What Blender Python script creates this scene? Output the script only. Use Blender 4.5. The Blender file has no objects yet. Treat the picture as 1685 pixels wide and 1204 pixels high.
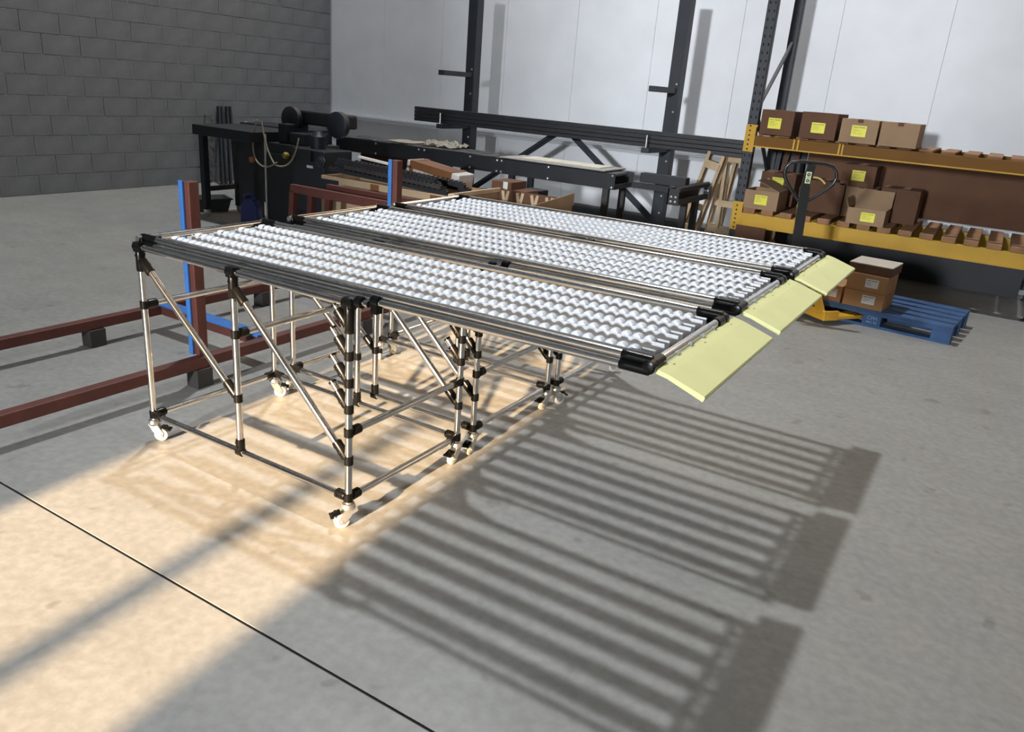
import bpy, bmesh, math, random
from mathutils import Vector, Matrix
random.seed(7)
PI = math.pi
S = bpy.context.scene
C = S.collection

# ------------------------------------------------------------------ camera
cam = bpy.data.cameras.new('camera'); co = bpy.data.objects.new('camera', cam); C.objects.link(co)
rx = Vector((0.84698, 0.52626, 0.07535)); ux = Vector((-0.23945, 0.25110, 0.93788)); fx = Vector((-0.47465, 0.81241, -0.33869))
M = Matrix((rx, ux, -fx)).transposed().to_4x4(); M.translation = Vector((1.85244, -2.00248, 1.67845))
co.matrix_world = M
cam.sensor_width = 36.0; cam.lens = 1291.1 * 36.0 / 1685.0
cam.clip_start = 0.05; cam.clip_end = 200
S.camera = co

# ------------------------------------------------------------------ world, sun, lamps, exposure
S.view_settings.view_transform = 'Standard'; S.view_settings.look = 'None'
S.view_settings.gamma = 1.0; S.view_settings.use_curve_mapping = False
S.view_settings.exposure = 0.0
W = bpy.data.worlds.new('world'); S.world = W; W.use_nodes = True
W.node_tree.nodes['Background'].inputs[0].default_value = (0.80, 0.88, 1.0, 1)
W.node_tree.nodes['Background'].inputs[1].default_value = 0.05

def lamp(name, kind, loc, direction, energy, color, **k):
    l = bpy.data.lights.new(name, kind); l.energy = energy; l.color = color
    for a, b in k.items(): setattr(l, a, b)
    o = bpy.data.objects.new(name, l); C.objects.link(o); o.location = loc
    o.rotation_euler = Vector(direction).to_track_quat('-Z', 'Y').to_euler()
    return o
# low evening sun through the open doorway behind the camera
lamp('low_sun', 'SUN', (1, -12, 5), (-0.09, 1.0, -0.306), 27.0, (1.0, 0.70, 0.40), angle=math.radians(0.8))
# roof light high above the left rear of the hall
lamp('roof_light', 'AREA', (-3.85, 5.1, 14.0), (0.34, -0.27, -0.93), 1550.0, (0.93, 0.97, 1.0), shape='SQUARE', size=0.5)
# long narrow unseen lamps, weaker, added to streak the chrome pipes
lamp('glint_strip', 'AREA', (-3.5, -3.0, 7.5), (0, 0, -1), 20.0, (0.95, 0.98, 1.0), shape='RECTANGLE', size=16.0, size_y=0.16)
lamp('glint_strip', 'AREA', (-3.5, 5.0, 7.5), (0, 0, -1), 20.0, (0.95, 0.98, 1.0), shape='RECTANGLE', size=16.0, size_y=0.16)
lamp('doorway_daylight', 'AREA', (0.55, -13.0, 3.1), (-.05, 1, -.12), 2800.0, (0.90, 0.95, 1.0), shape='RECTANGLE', size=0.8, size_y=0.8)
lamp('glint_strip', 'AREA', (-3.5, 1.0, 8.0), (0, 0, -1), 20.0, (0.95, 0.98, 1.0), shape='RECTANGLE', size=16.0, size_y=0.16)  # third added strip, also for lines on the chrome

# ------------------------------------------------------------------ materials
def mat(name, col, rough=0.6, metal=0.0, var=0.12, scale=8.0, bump=0.0, col2=None, bscale=None, coat=0.0, stretch=None, alpha=None, trans=0.0, spec=None):
    m = bpy.data.materials.new(name); m.use_nodes = True
    nt = m.node_tree; b = nt.nodes['Principled BSDF']
    b.inputs['Roughness'].default_value = rough; b.inputs['Metallic'].default_value = metal
    if coat: b.inputs['Coat Weight'].default_value = coat
    if trans: b.inputs['Transmission Weight'].default_value = trans
    if spec is not None: b.inputs['Specular IOR Level'].default_value = spec
    tc = nt.nodes.new('ShaderNodeTexCoord'); mp = nt.nodes.new('ShaderNodeMapping')
    nt.links.new(tc.outputs['Object'], mp.inputs[0])
    if stretch: mp.inputs['Scale'].default_value = stretch
    n = nt.nodes.new('ShaderNodeTexNoise'); n.inputs['Scale'].default_value = scale; n.inputs['Detail'].default_value = 5
    nt.links.new(mp.outputs[0], n.inputs[0])
    r = nt.nodes.new('ShaderNodeValToRGB'); r.color_ramp.elements[0].position = 0.3; r.color_ramp.elements[1].position = 0.7
    c2 = col2 or tuple(c * (1 - var) for c in col)
    r.color_ramp.elements[0].color = (*c2, 1); r.color_ramp.elements[1].color = (*(col if col2 else tuple(min(1, c * (1 + var * .5)) for c in col)), 1)
    nt.links.new(n.outputs[0], r.inputs[0]); nt.links.new(r.outputs[0], b.inputs['Base Color'])
    if bump:
        bp = nt.nodes.new('ShaderNodeBump'); bp.inputs['Strength'].default_value = bump; bp.inputs['Distance'].default_value = 0.01
        n2 = nt.nodes.new('ShaderNodeTexNoise'); n2.inputs['Scale'].default_value = bscale or scale * 4; n2.inputs['Detail'].default_value = 6
        nt.links.new(mp.outputs[0], n2.inputs[0])
        nt.links.new(n2.outputs[0], bp.inputs['Height']); nt.links.new(bp.outputs[0], b.inputs['Normal'])
    return m

def floor_mat():
    m = bpy.data.materials.new('polished_concrete'); m.use_nodes = True
    nt = m.node_tree; b = nt.nodes['Principled BSDF']; L = nt.links
    tc = nt.nodes.new('ShaderNodeTexCoord')
    def noise(scale, st=(1, 1, 1), rot=0, detail=6):
        mp = nt.nodes.new('ShaderNodeMapping'); mp.inputs['Scale'].default_value = st; mp.inputs['Rotation'].default_value = (0, 0, rot)
        L.new(tc.outputs['Object'], mp.inputs[0]); n = nt.nodes.new('ShaderNodeTexNoise')
        n.inputs['Scale'].default_value = scale; n.inputs['Detail'].default_value = detail; L.new(mp.outputs[0], n.inputs[0]); return n
    def ramp(n, a, ca, bb, cb):
        r = nt.nodes.new('ShaderNodeValToRGB'); e = r.color_ramp.elements
        e[0].position = a; e[0].color = (*ca, 1); e[1].position = bb; e[1].color = (*cb, 1); L.new(n.outputs[0], r.inputs[0]); return r
    def mix(t, f, a, bb):
        x = nt.nodes.new('ShaderNodeMix'); x.data_type = 'RGBA'; x.blend_type = t; x.inputs[0].default_value = f
        L.new(a.outputs[0] if hasattr(a, 'outputs') else a, x.inputs[6]); L.new(bb.outputs[0], x.inputs[7]); return x
    base = ramp(noise(1.6), .3, (.262, .258, .243), .7, (.292, .288, .272))
    fine = ramp(noise(26), .35, (.86, .86, .86), .65, (1.03, 1.03, 1.03))
    streak = ramp(noise(2.2, (1.2, 4, 1), .35), .38, (.94, .94, .94), .58, (1, 1, 1))
    spots = ramp(noise(7.0, detail=2), .27, (.62, .60, .57), .33, (1, 1, 1))
    x1 = mix('MULTIPLY', 1.0, base, fine)
    x2 = nt.nodes.new('ShaderNodeMix'); x2.data_type = 'RGBA'; x2.blend_type = 'MULTIPLY'; x2.inputs[0].default_value = .8
    L.new(x1.outputs[2], x2.inputs[6]); L.new(streak.outputs[0], x2.inputs[7])
    x3 = nt.nodes.new('ShaderNodeMix'); x3.data_type = 'RGBA'; x3.blend_type = 'MULTIPLY'; x3.inputs[0].default_value = .6
    L.new(x2.outputs[2], x3.inputs[6]); L.new(spots.outputs[0], x3.inputs[7])
    L.new(x3.outputs[2], b.inputs['Base Color'])
    rr = ramp(noise(4), .3, (.42, .42, .42), .7, (.60, .60, .60)); L.new(rr.outputs[0], b.inputs['Roughness'])
    bp = nt.nodes.new('ShaderNodeBump'); bp.inputs['Strength'].default_value = .05; bp.inputs['Distance'].default_value = .01
    n2 = noise(40); L.new(n2.outputs[0], bp.inputs['Height']); L.new(bp.outputs[0], b.inputs['Normal'])
    return m

m_floor = floor_mat()
m_groove = mat('dark_joint', (.035, .033, .03), .9)
m_block = mat('grey_painted_block', (.180, .186, .194), .85, var=.2, scale=5, bump=.5, bscale=120)
m_mortar = mat('mortar', (.42, .42, .41), .95, var=.2, scale=20, bump=.3)
m_clad = mat('white_wall_panel', (.80, .81, .84), .5, var=.06, scale=2)
m_clad2 = mat('grey_wall_panel', (.42, .43, .45), .55, var=.06, scale=2)
m_front = mat('front_wall_grey', (.25, .26, .27), .8)
m_chrome = mat('stainless_pipe', (.76, .75, .73), .15, 1.0, var=.10, scale=12, stretch=(1, 1, 1))
m_galv = mat('galvanised_steel', (.66, .67, .69), .42, .30, var=.15, scale=25)
m_zinc = mat('zinc_caster', (.70, .70, .68), .28, .9, var=.15, scale=30)
m_blackpl = mat('black_joint_plastic', (.004, .004, .004), .28, var=.3, scale=30, spec=.2)
m_roller = mat('white_roller_plastic', (.67, .70, .75), .38, var=.03, scale=20, spec=.5)
m_tyre = mat('pale_rubber_wheel', (.60, .56, .47), .5, var=.1, scale=20)
m_hub = mat('grey_wheel_hub', (.35, .35, .34), .4, var=.1)
m_yellow = mat('pale_yellow_board', (.80, .81, .37), .45, var=.04, scale=6)
m_darkslot = mat('board_slot', (.25, .25, .15), .7)
m_redsteel = mat('red_oxide_steel', (.095, .024, .016), .6, var=.25, scale=6)
m_foot = mat('dark_steel_foot', (.035, .030, .028), .6, var=.3)
m_bluepad = mat('blue_foam_strip', (.030, .14, .42), .55, var=.15, scale=8)
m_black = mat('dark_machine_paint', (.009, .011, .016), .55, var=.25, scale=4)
m_black2 = mat('charcoal_machine_paint', (.012, .015, .023), .5, var=.2, scale=4)
m_conv = mat('dark_conveyor_steel', (.017, .018, .022), .5, var=.25, scale=5)
m_bolt = mat('bright_bolt', (.75, .75, .75), .3, .8)
m_roll2 = mat('dull_steel_roller', (.28, .28, .28), .4, .8)
m_sheet = mat('dusty_plastic_sheet', (.17, .17, .175), .35, var=.6, scale=14, bump=1.0, bscale=20)
m_card = mat('brown_cardboard', (.32, .205, .118), .85, var=.12, scale=5)
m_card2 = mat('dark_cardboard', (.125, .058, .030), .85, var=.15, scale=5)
m_card4 = mat('orange_brown_cardboard', (.37, .20, .085), .85, var=.12, scale=5)
m_card3 = mat('light_cardboard', (.47, .34, .21), .85, var=.12, scale=5)
m_cardtop = mat('pale_carton_top', (.52, .47, .41), .8, var=.06)
m_paper = mat('cream_paper', (.62, .58, .48), .8, var=.12, scale=9)
m_greycard = mat('grey_sheet', (.34, .33, .31), .7, var=.1, scale=3)
m_yl = mat('yellow_label', (.80, .74, .05), .5, var=.08, scale=20)
m_wl = mat('white_label', (.70, .69, .66), .5, var=.05)
m_ink = mat('black_ink', (.05, .05, .045), .7)
m_ink2 = mat('faded_ink', (.30, .28, .10), .7)
m_redink = mat('red_ink', (.38, .045, .03), .7)
m_pine = mat('pine_timber', (.54, .40, .25), .75, var=.28, scale=4, stretch=(1, 1, 1))
m_pine2 = mat('aged_timber', (.30, .155, .075), .8, var=.3, scale=6)
m_rack_y = mat('yellow_rack_beam', (.54, .31, .018), .6, var=.08, scale=4)
m_rack_shade = mat('shaded_rack_beam', (.17, .072, .004), .75, var=.08, scale=4)  # yellow beam paint darkened, the upper beam's shade is in the colour
m_rack_b = mat('dark_blue_upright', (.016, .020, .028), .5, var=.2)
m_hole = mat('dark_hole', (.004, .004, .004), .9)
m_jack = mat('yellow_jack_paint', (.70, .36, .03), .4, var=.1, scale=6)
m_jackb = mat('black_jack_paint', (.012, .012, .012), .25, var=.2, coat=.5)
m_sticker = mat('pale_green_sticker', (.62, .70, .40), .5)
m_bpal = mat('blue_painted_pallet', (.028, .085, .21), .65, var=.35, scale=8)
m_palink = mat('pale_blue_stencil', (.22, .34, .48), .8)
m_jug = mat('blue_plastic_jug', (.022, .032, .19), .35, var=.15)
m_tub = mat('grey_plastic_tub', (.085, .088, .095), .5)
m_cable = mat('beige_cable', (.34, .29, .20), .5)
m_orange = mat('orange_plug', (.42, .16, .07), .5)
m_wrap = mat('white_wrap', (.62, .60, .58), .35, var=.1, scale=10)
m_tape = mat('brown_tape', (.20, .085, .035), .35, var=.1)
m_yk = mat('mustard_knob', (.30, .23, .02), .5)
m_leanb = mat('dark_bar_steel', (.035, .04, .046), .4, .3, var=.3)
m_darkpl = mat('dark_wood_plank', (.11, .05, .03), .8, var=.3)
m_yhose = mat('yellow_grip', (.60, .48, .12), .5)

# ------------------------------------------------------------------ mesh helpers
def V(*a): return Vector(a)
class MB:
    def __init__(s): s.v = []; s.f = []
    def box(s, lo, hi, R=None, piv=None):
        x0, y0, z0 = lo; x1, y1, z1 = hi
        p = [V(x, y, z) for z in (z0, z1) for y in (y0, y1) for x in (x0, x1)]
        if R is not None:
            pv = V(*(piv or [(a + b) / 2 for a, b in zip(lo, hi)])); p = [pv + R @ (q - pv) for q in p]
        k = len(s.v); s.v += p
        s.f += [tuple(k + i for i in q) for q in ((0, 2, 3, 1), (4, 5, 7, 6), (0, 1, 5, 4), (2, 6, 7, 3), (0, 4, 6, 2), (1, 3, 7, 5))]
        return s
    def bar(s, a, b, w, h, up=(0, 0, 1)):
        a = V(*a); b = V(*b); d = (b - a).normalized(); u = V(*up)
        sd = d.cross(u)
        if sd.length < 1e-4: sd = d.cross(V(1, 0, 0))
        sd.normalize(); u = sd.cross(d)
        k = len(s.v)
        for e in (a, b):
            for i, j in ((-1, -1), (1, -1), (1, 1), (-1, 1)): s.v.append(e + sd * (w / 2 * i) + u * (h / 2 * j))
        s.f += [(k, k + 3, k + 2, k + 1), (k + 4, k + 5, k + 6, k + 7)] + [(k + i, k + (i + 1) % 4, k + 4 + (i + 1) % 4, k + 4 + i) for i in range(4)]
        return s
    def rings(s, rs, cap=True):
        n = len(rs[0]); k = len(s.v)
        for r in rs: s.v += r
        for j in range(len(rs) - 1):
            for i in range(n):
                a = k + j * n + i; b = k + j * n + (i + 1) % n; s.f.append((a, b, b + n, a + n))
        if cap: s.f.append(tuple(k + i for i in reversed(range(n)))); s.f.append(tuple(k + (len(rs) - 1) * n + i for i in range(n)))
        return s
    def lathe(s, a, d, prof, n=16):      # prof: (distance along d, radius)
        a = V(*a); d = V(*d).normalized(); x = d.orthogonal().normalized(); y = d.cross(x)
        return s.rings([[a + d * t + (x * math.cos(2 * PI * i / n) + y * math.sin(2 * PI * i / n)) * r for i in range(n)] for t, r in prof])
    def tube(s, a, b, r, n=16, r2=None):
        a = V(*a); b = V(*b); return s.lathe(a, b - a, [(0, r), ((b - a).length, r2 or r)], n)
    def path(s, pts, r, n=10, closed=False):
        pts = [V(*p) for p in pts]; rs = []; up = None
        m = len(pts)
        for i, p in enumerate(pts):
            if closed: d = pts[(i + 1) % m] - pts[i - 1]
            else: d = pts[min(i + 1, m - 1)] - pts[max(i - 1, 0)]
            d.normalize()
            if up is None: up = d.orthogonal().normalized()
            up = (up - d * up.dot(d)).normalized(); sd = d.cross(up)
            rs.append([p + (up * math.cos(2 * PI * k / n) + sd * math.sin(2 * PI * k / n)) * r for k in range(n)])
        if closed: rs.append(rs[0])
        return s.rings(rs, cap=not closed)
    def prism(s, poly, a, t):          # poly of 3-D points, extruded by vector t
        t = V(*t); p = [V(*q) for q in poly]
        return s.rings([p, [q + t for q in p]])
    def mesh(s, name, m, smooth=False, bevel=0):
        me = bpy.data.meshes.new(name); me.from_pydata([tuple(v) for v in s.v], [], s.f)
        bm = bmesh.new(); bm.from_mesh(me)
        if smooth: pass
        bmesh.ops.recalc_face_normals(bm, faces=bm.faces)
        if bevel: bmesh.ops.bevel(bm, geom=[e for e in bm.edges], offset=bevel, segments=2, affect='EDGES', profile=.5)
        bm.to_mesh(me); bm.free(); me.materials.append(m)
        if smooth:
            me.shade_smooth()
            for e in me.edges: pass
            me.set_sharp_from_angle(angle=math.radians(40))
        return me
    def build(s, name, m, parent=None, loc=None, smooth=False, bevel=0, rot=None):
        o = bpy.data.objects.new(name, s.mesh(name, m, smooth, bevel)); C.objects.link(o)
        if parent is not None: o.parent = parent
        if loc is not None: o.location = loc
        if rot is not None: o.rotation_euler = rot
        return o

def frustum(mb, a0, b0, z0, a1, b1, z1, t):
    o = [(-a0, -b0, z0), (a0, -b0, z0), (a0, b0, z0), (-a0, b0, z0)]; p = [(-a1, -b1, z1), (a1, -b1, z1), (a1, b1, z1), (-a1, b1, z1)]
    q = [(-a1 + t, -b1 + t, z1), (a1 - t, -b1 + t, z1), (a1 - t, b1 - t, z1), (-a1 + t, b1 - t, z1)]; r = [(-a0 + t, -b0 + t, z0 + t), (a0 - t, -b0 + t, z0 + t), (a0 - t, b0 - t, z0 + t), (-a0 + t, b0 - t, z0 + t)]
    return mb.rings([[V(*k) for k in s] for s in (o, p, q, r)])
def tag(o, label=None, cat=None, group=None, kind=None):
    if label: o['label'] = label
    if cat: o['category'] = cat
    if group: o['group'] = group
    if kind: o['kind'] = kind
    return o
def thing(name, label, cat, loc=(0, 0, 0), rz=0, group=None):
    o = bpy.data.objects.new(name, None); C.objects.link(o); o.empty_display_size = .1
    o.location = loc; o.rotation_euler = (0, 0, rz); return tag(o, label, cat, group)
def share(name, me, parent, loc=(0, 0, 0), rot=(0, 0, 0)):
    o = bpy.data.objects.new(name, me); C.objects.link(o); o.parent = parent; o.location = loc; o.rotation_euler = rot; return o
KIDS = {}
def copy_tree(o, parent=None):
    c = o.copy(); C.objects.link(c)
    if parent is not None: c.parent = parent
    for ch in o.children_recursive if False else [x for x in ALL if x.parent == o]: copy_tree(ch, c)
    return c
def text_mesh(txt, size, m, depth=.0004):
    cu = bpy.data.curves.new('t', 'FONT'); cu.body = txt; cu.size = size; cu.extrude = depth; cu.align_x = 'CENTER'; cu.align_y = 'CENTER'
    o = bpy.data.objects.new('t', cu); C.objects.link(o); bpy.context.view_layer.update()
    me = bpy.data.meshes.new_from_object(o.evaluated_get(bpy.context.evaluated_depsgraph_get()))
    bpy.data.objects.remove(o); me.materials.clear(); me.materials.append(m); return me

# ================================================================== SETTING
def struct(name, mb, m, **k): return tag(mb.build(name, m, **k), kind='structure')
fl = MB()
fl.box((-9, -10, -.25), (8, -.632, 0)); fl.box((-9, -.620, -.25), (8, 9, 0))
floor = struct('floor', fl, m_floor)
MB().box((-9, -.632, -.2), (8, -.620, -.006)).build('joint_filler', m_groove, floor)
# concrete block wall on the left
wl = struct('wall_left', MB().box((-8.10, 2.0, 0), (-7.857, 8.3, 3.6)), m_mortar)
bme = {}
for row in range(15):
    z0 = row * .225 + .005
    j0 = 4.958 if row % 2 == 0 else 4.733
    k = -7
    while True:
        y0 = j0 + k * .45; k += 1
        if y0 > 8.0: break
        if y0 < 1.9: continue
        y1 = min(y0 + .44, 8.0)
        if y1 - y0 < .05: continue
        key = round(y1 - y0, 3)
        if key not in bme: bme[key] = MB().box((-.01, 0, 0), (.008, key, .215)).mesh('block', m_block, bevel=.002)
        share('block', bme[key], wl, (-7.857 + random.uniform(-.0015, .0015), y0 + .005, z0))
# cladding wall at the back
wb = struct('wall_back', MB().box((-8.1, 8.0, 0), (8, 8.2, 6.0)), m_clad2)
for i in range(14):
    x0 = -7.8 + i * 1.1
    MB().box((x0, 7.955, .17), (x0 + 1.096, 8.0, .93)).build('panel', m_clad, wb)
    MB().box((x0, 7.985, .99), (x0 + 1.096, 8.0, 3.6)).build('panel', m_clad, wb)
tr = struct('trim_1', MB().box((-7.85, 7.88, .93), (7.9, 7.999, .985)), m_clad2)
struct('baseboard_back', MB().box((-7.85, 7.93, 0), (7.9, 7.999, .10)), m_rack_b)
# front wall behind the camera with the tall open doorway the low sun comes through
fw = MB()          # doorway 3.7 m high
fw.box((-8.1, -9.2, 0), (-.34, -9.0, 10)); fw.box((.94, -9.2, 0), (8.2, -9.0, 10)); fw.box((-.34, -9.2, 3.68), (.94, -9.0, 10))
wf = struct('wall_front', fw, m_front)
tag(MB().box((.44, -9.16, 0), (.54, -9.04, 3.68)).build('door_post', m_front, wf))
struct('wall_right', MB().box((8.0, -9.2, 0), (8.2, 8.2, 6)), m_front)
struct('wall_left', MB().box((-8.1, -9.2, 0), (-7.9, 2.0, 3.6)), m_front)

# ================================================================== ROLLER TABLES
L1, L2, WD, HB = .583, .609, .717, .128
PR = .014
XL, XR, TOP = -1.215, 1.124, .93
def zt(x): return TOP + .0095 * x

def joint(parent, p, arms=(), axis=(0, 0, 1), L=.036, arm_len=.06, name='pipe_joint'):
    """black clamp: a ring round the pipe plus one sleeve per branching pipe"""
    mb = MB(); ax = V(*axis)
    mb.lathe(-ax * L / 2, ax, [(0, PR + .002), (.002, PR + .0045), (L - .002, PR + .0045), (L, PR + .002)], 18)
    for a in arms:
        d = V(*a).normalized(); st = d * .012; e = d * arm_len
        mb.lathe(st, e - st, [(0, PR + .004), (.004, PR + .0055), ((e - st).length - .004, PR + .0055), ((e - st).length, PR + .002)], 18)
        sd = ax.cross(d).normalized() if ax.cross(d).length > .1 else d.orthogonal().normalized()
        for t in (.45, .8):                                    # bolt lugs
            q = d * arm_len * t + sd * (PR + .003); mb.lathe(q, sd, [(0, .006), (.006, .006), (.007, .004)], 8)
    return mb.build(name, m_blackpl, parent, p, smooth=True)
def pipe(name, parent, a, b, r=PR):
    a = V(*a); b = V(*b); c = (a + b) / 2
    return MB().tube(a - c, b - c, r, 20).build(name, m_chrome, parent, c, smooth=True)

WHEEL = MB().lathe((0, -.0165, 0), (0, 1, 0), [(0, .011), (.0015, .0155), (.007, .0188), (.0165, .0193), (.026, .0188), (.0315, .0155), (.033, .011)], 16).mesh('roller_wheel', m_roller, smooth=True)

def caster(parent, p, rz, brake=True):
    c = MB()
    c.lathe((0, 0, .128 - .012), (0, 0, -1), [(0, .012), (.010, .013), (.012, .024), (.018, .027), (.026, .029), (.036, .024), (.042, .014)], 20)
    for s in (-1, 1):                                          # fork plates
        poly = [(.024, s * .0145, .088), (-.012, s * .0145, .088), (-.040, s * .0145, .040), (-.036, s * .0145, .020), (-.020, s * .0145, .020), (.006, s * .0145, .050)]
        c.prism(poly, None, (0, s * .0025, 0))
    c.tube((-.026, -.020, .030), (-.026, .020, .030), .006, 12)
    o = c.build('caster', m_zinc, parent, p, smooth=True, rot=(0, 0, rz))
    w = MB().lathe((-.026, -.0115, .030), (0, 1, 0), [(0, .018), (.001, .026), (.004, .030), (.019, .030), (.022, .026), (.023, .018)], 24).build('wheel', m_tyre, o, smooth=True)
    MB().lathe((-.026, -.0135, .030), (0, 1, 0), [(0, .012), (.001, .016), (.026, .016), (.027, .012)], 16).build('wheel_hub', m_hub, o, smooth=True)
    if brake:
        b = MB(); b.box((-.064, -.017, .064), (-.030, .017, .068), Matrix.Rotation(-.35, 3, 'Y')); b.box((-.072, -.020, .054), (-.058, .020, .060))
        b.box((-.056, -.009, .068), (-.040, .009, .075))
        b.build('brake_lever', m_blackpl, o)
    return o

def make_table():
    t = thing('roller_table', '', 'table')
    xs = (-L1 - L2, -L2, 0.0)
    # base frame
    for y in (0, WD):
        for x in xs:
            pipe('post', t, (x, y, HB if x == -L2 else .117), (x, y, .905 if y == 0 or x < 0 else .905))
        pipe('base_rail', t, (xs[0], y, HB), (0, y, HB))
        pipe('top_rail', t, (xs[0], y, .905), (-.0, y, .905))
    for x in (xs[0], 0): pipe('cross_bar', t, (x, 0, HB), (x, WD, HB))
    pipe('cross_bar', t, (0, 0, .404), (0, WD, .404)); pipe('cross_bar', t, (xs[1], 0, .650), (xs[1], WD, .650))
    pipe('cross_bar', t, (xs[0], 0, .650), (xs[0], WD, .650))
    for y, sy in ((0, 1), (WD, -1)):
        yy = (0, sy, 0)
        joint(t, (0, y, HB + .002), [(-1, 0, 0), yy]); joint(t, (xs[0], y, HB + .002), [(1, 0, 0), yy])
        joint(t, (xs[1], y, HB), [(0, 0, 1)], axis=(1, 0, 0))
        joint(t, (0, y, .404), [yy]); joint(t, (xs[1], y, .650), [yy]); joint(t, (xs[0], y, .650), [yy])
        # braces
        a1 = (xs[0] + .02, y, .845); b1 = (xs[1] - .02, y, .385)
        a2 = (xs[1] + .02, y, .835); b2 = (-.02, y, .300)
        for a, b in ((a1, b1), (a2, b2)):
            d = (V(*b) - V(*a)).normalized()
            pipe('brace', t, V(*a) + d * .01, V(*b) - d * .01)
            joint(t, V(*a) - V(.02, 0, -.012), [V(*d)], arm_len=.088); joint(t, V(*b) + V(.02, 0, -.012), [-d], arm_len=.088)
        # head brackets
        for x in xs:
            mb = MB(); mb.lathe((0, 0, -.105), (0, 0, 1), [(0, .017), (.003, .0195), (.100, .0195), (.103, .017)], 18)
            mb.box((-.020, -.018, -.02), (.020, .018, .020)); mb.lathe((-.026, 0, 0), (1, 0, 0), [(0, .017), (.002, .0205), (.050, .0205), (.052, .017)], 18)
            mb.lathe((0, -.023, -.035), (0, 1, 0), [(0, .005), (.046, .005)], 8)
            mb.build('head_bracket', m_blackpl, t, (x, y, .905), smooth=True)
        # empty angled sockets with stub pipes on the right hand posts
        d = V(-1, 0, 1.05).normalized()
        for z in (.500, .604, .709, .812):
            joint(t, (0, y, z), [d], arm_len=.082)
            o = pipe('stub_pipe', t, V(0, y, z) + d * .07, V(0, y, z) + d * (.118 if z < .75 else .10))
            e = V(0, y, z) + d * (.118 if z < .75 else .10)
            MB().tube(-d * .004, d * .004, PR + .002, 14).build('pipe_cap', m_blackpl, t, e, smooth=True)
    # deck frame
    ys = (.022, .032, WD - .032, WD - .022)
    for i, y in enumerate(ys):
        z = .022 if i in (1, 2) else -.004
        pipe('deck_rail', t, (XL, y, zt(XL) + z), (XR - .02, y, zt(XR) + z))
    pipe('end_bar', t, (XL + .012, 0.0, zt(XL) + .018), (XL + .012, WD, zt(XL) + .018))
    pipe('end_bar', t, (XR, .02, zt(XR) + .010), (XR, WD - .02, zt(XR) + .010))
    pipe('track_bar', t, (XR - .045, .05, zt(XR) - .012), (XR - .045, WD - .05, zt(XR) - .012), .010)
    pipe('track_bar', t, (-.15, .05, zt(-.15) - .012), (-.15, WD - .05, zt(-.15) - .012), .010)
    for y, s in ((.022, 1), (WD - .022, -1)):                  # corner joints
        for x, sx in ((XL + .012, 1), (XR, -1)):
            mb = MB()
            mb.lathe((0, -.016, .0), (0, 1, 0), [(0, .015), (.003, .021), (.030, .021), (.033, .015)], 20)
            for dy, dz in ((0, -.012), (s * .010, .014)):
                mb.lathe((0, dy, dz), (sx, 0, 0), [(0, .0165), (.070, .0165), (.088, .017), (.092, .015)], 18)
            mb.lathe((0, s * .02, .0), (0, s, 0), [(0, .019), (.062, .019), (.066, .015)], 18)
            mb.build('corner_joint', m_blackpl, t, (x, y, zt(x) + .008), smooth=True)
        # pivot stub and clamp next to the right hand post
        pipe('pivot_pin', t, (.0, y - s * .018, .918), (.085, y - s * .018, .918), .012)
        mb = MB(); mb.lathe((.02, 0, 0), (1, 0, 0), [(0, .015), (.003, .0215), (.030, .0215), (.033, .015)], 18)
        mb.build('pivot_collar', m_blackpl, t, (.01, y - s * .018, .918), smooth=True)
        mb = MB(); mb.lathe((-.018, 0, 0), (1, 0, 0), [(0, .016), (.002, .020), (.034, .020), (.036, .016)], 18)
        mb.box((-.014, -.016, -.045), (.014, .016, -.010))
        mb.build('rail_clamp', m_blackpl, t, (.105, y, zt(.1)), smooth=True)
    # roller tracks
    for i in range(5):
        y = .095 + i * .117
        c = MB(); x0, x1 = -1.10, 1.100; w = .019
        c.box((x0, -w - .002, -.014), (x1, w + .002, -.012))
        c.box((x0, -w - .002, -.014), (x1, -w, .029)); c.box((x0, w, -.014), (x1, w + .002, .029))
        c.box((x0, -w - .010, -.014), (x1, -w, -.012)); c.box((x0, w, -.014), (x1, w + .010, -.012))
        tk = c.build('roller_track', m_galv, t, (0, y, .930))
        tk.rotation_euler = (0, -.0095, 0)
        n = 56
        for k in range(n): share('roller_wheel', WHEEL, tk, (-1.075 + k * .0385, 0, .0205))
        for x, s in ((x0, -1), (x1, 1)):                       # end hooks
            h = MB(); h.box((min(x, x + s * .03), -.013, -.003), (max(x, x + s * .03), .013, .002)); h.box((x - .001, -w, -.014), (x + .001, w, .006))
            h.prism([(x + s * .03, -.013, 0), (x + s * .045, -.013, .014), (x + s * .045, -.013, .011), (x + s * .03, -.013, -.003)], None, (0, .026, 0))
            h.build('track_hook', m_galv, tk)
        mb = MB(); mb.box((-.012, -.020, -.006), (.012, .020, .004)); mb.lathe((0, -.010, -.004), (0, 1, 0), [(0, .015), (.020, .015)], 12)
        mb.build('track_clip', m_blackpl, t, (XR - .030, y + .055, zt(XR) - .008), smooth=True)
        for xx in (x0 + .06,):
            mb = MB(); mb.path([(0, -.018, .0), (0, -.018, .022), (0, 0, .030), (0, .018, .022), (0, .018, 0)], .003, 6)
            mb.build('track_clip', m_blackpl, t, (xx - .02, y, .922), smooth=True)
    # yellow discharge board
    b = MB(); th = .014
    prof = [(1.142, .944), (1.180, .9355), (1.290, .899), (1.293, .894), (1.288, .882), (1.178, .922), (1.142, .929)]
    b.prism([(x, .030, z) for x, z in prof], None, (0, .742, 0))
    bo = b.build('discharge_board', m_yellow, t); tag(bo, 'pale yellow sloping end board')
    s = MB()
    for y in (.12, .40, .68):
        s.box((1.158, y - .007, .937), (1.162, y + .007, .9402)); s.box((1.159, y - .001, .938), (1.165, y + .001, .9404))
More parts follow.
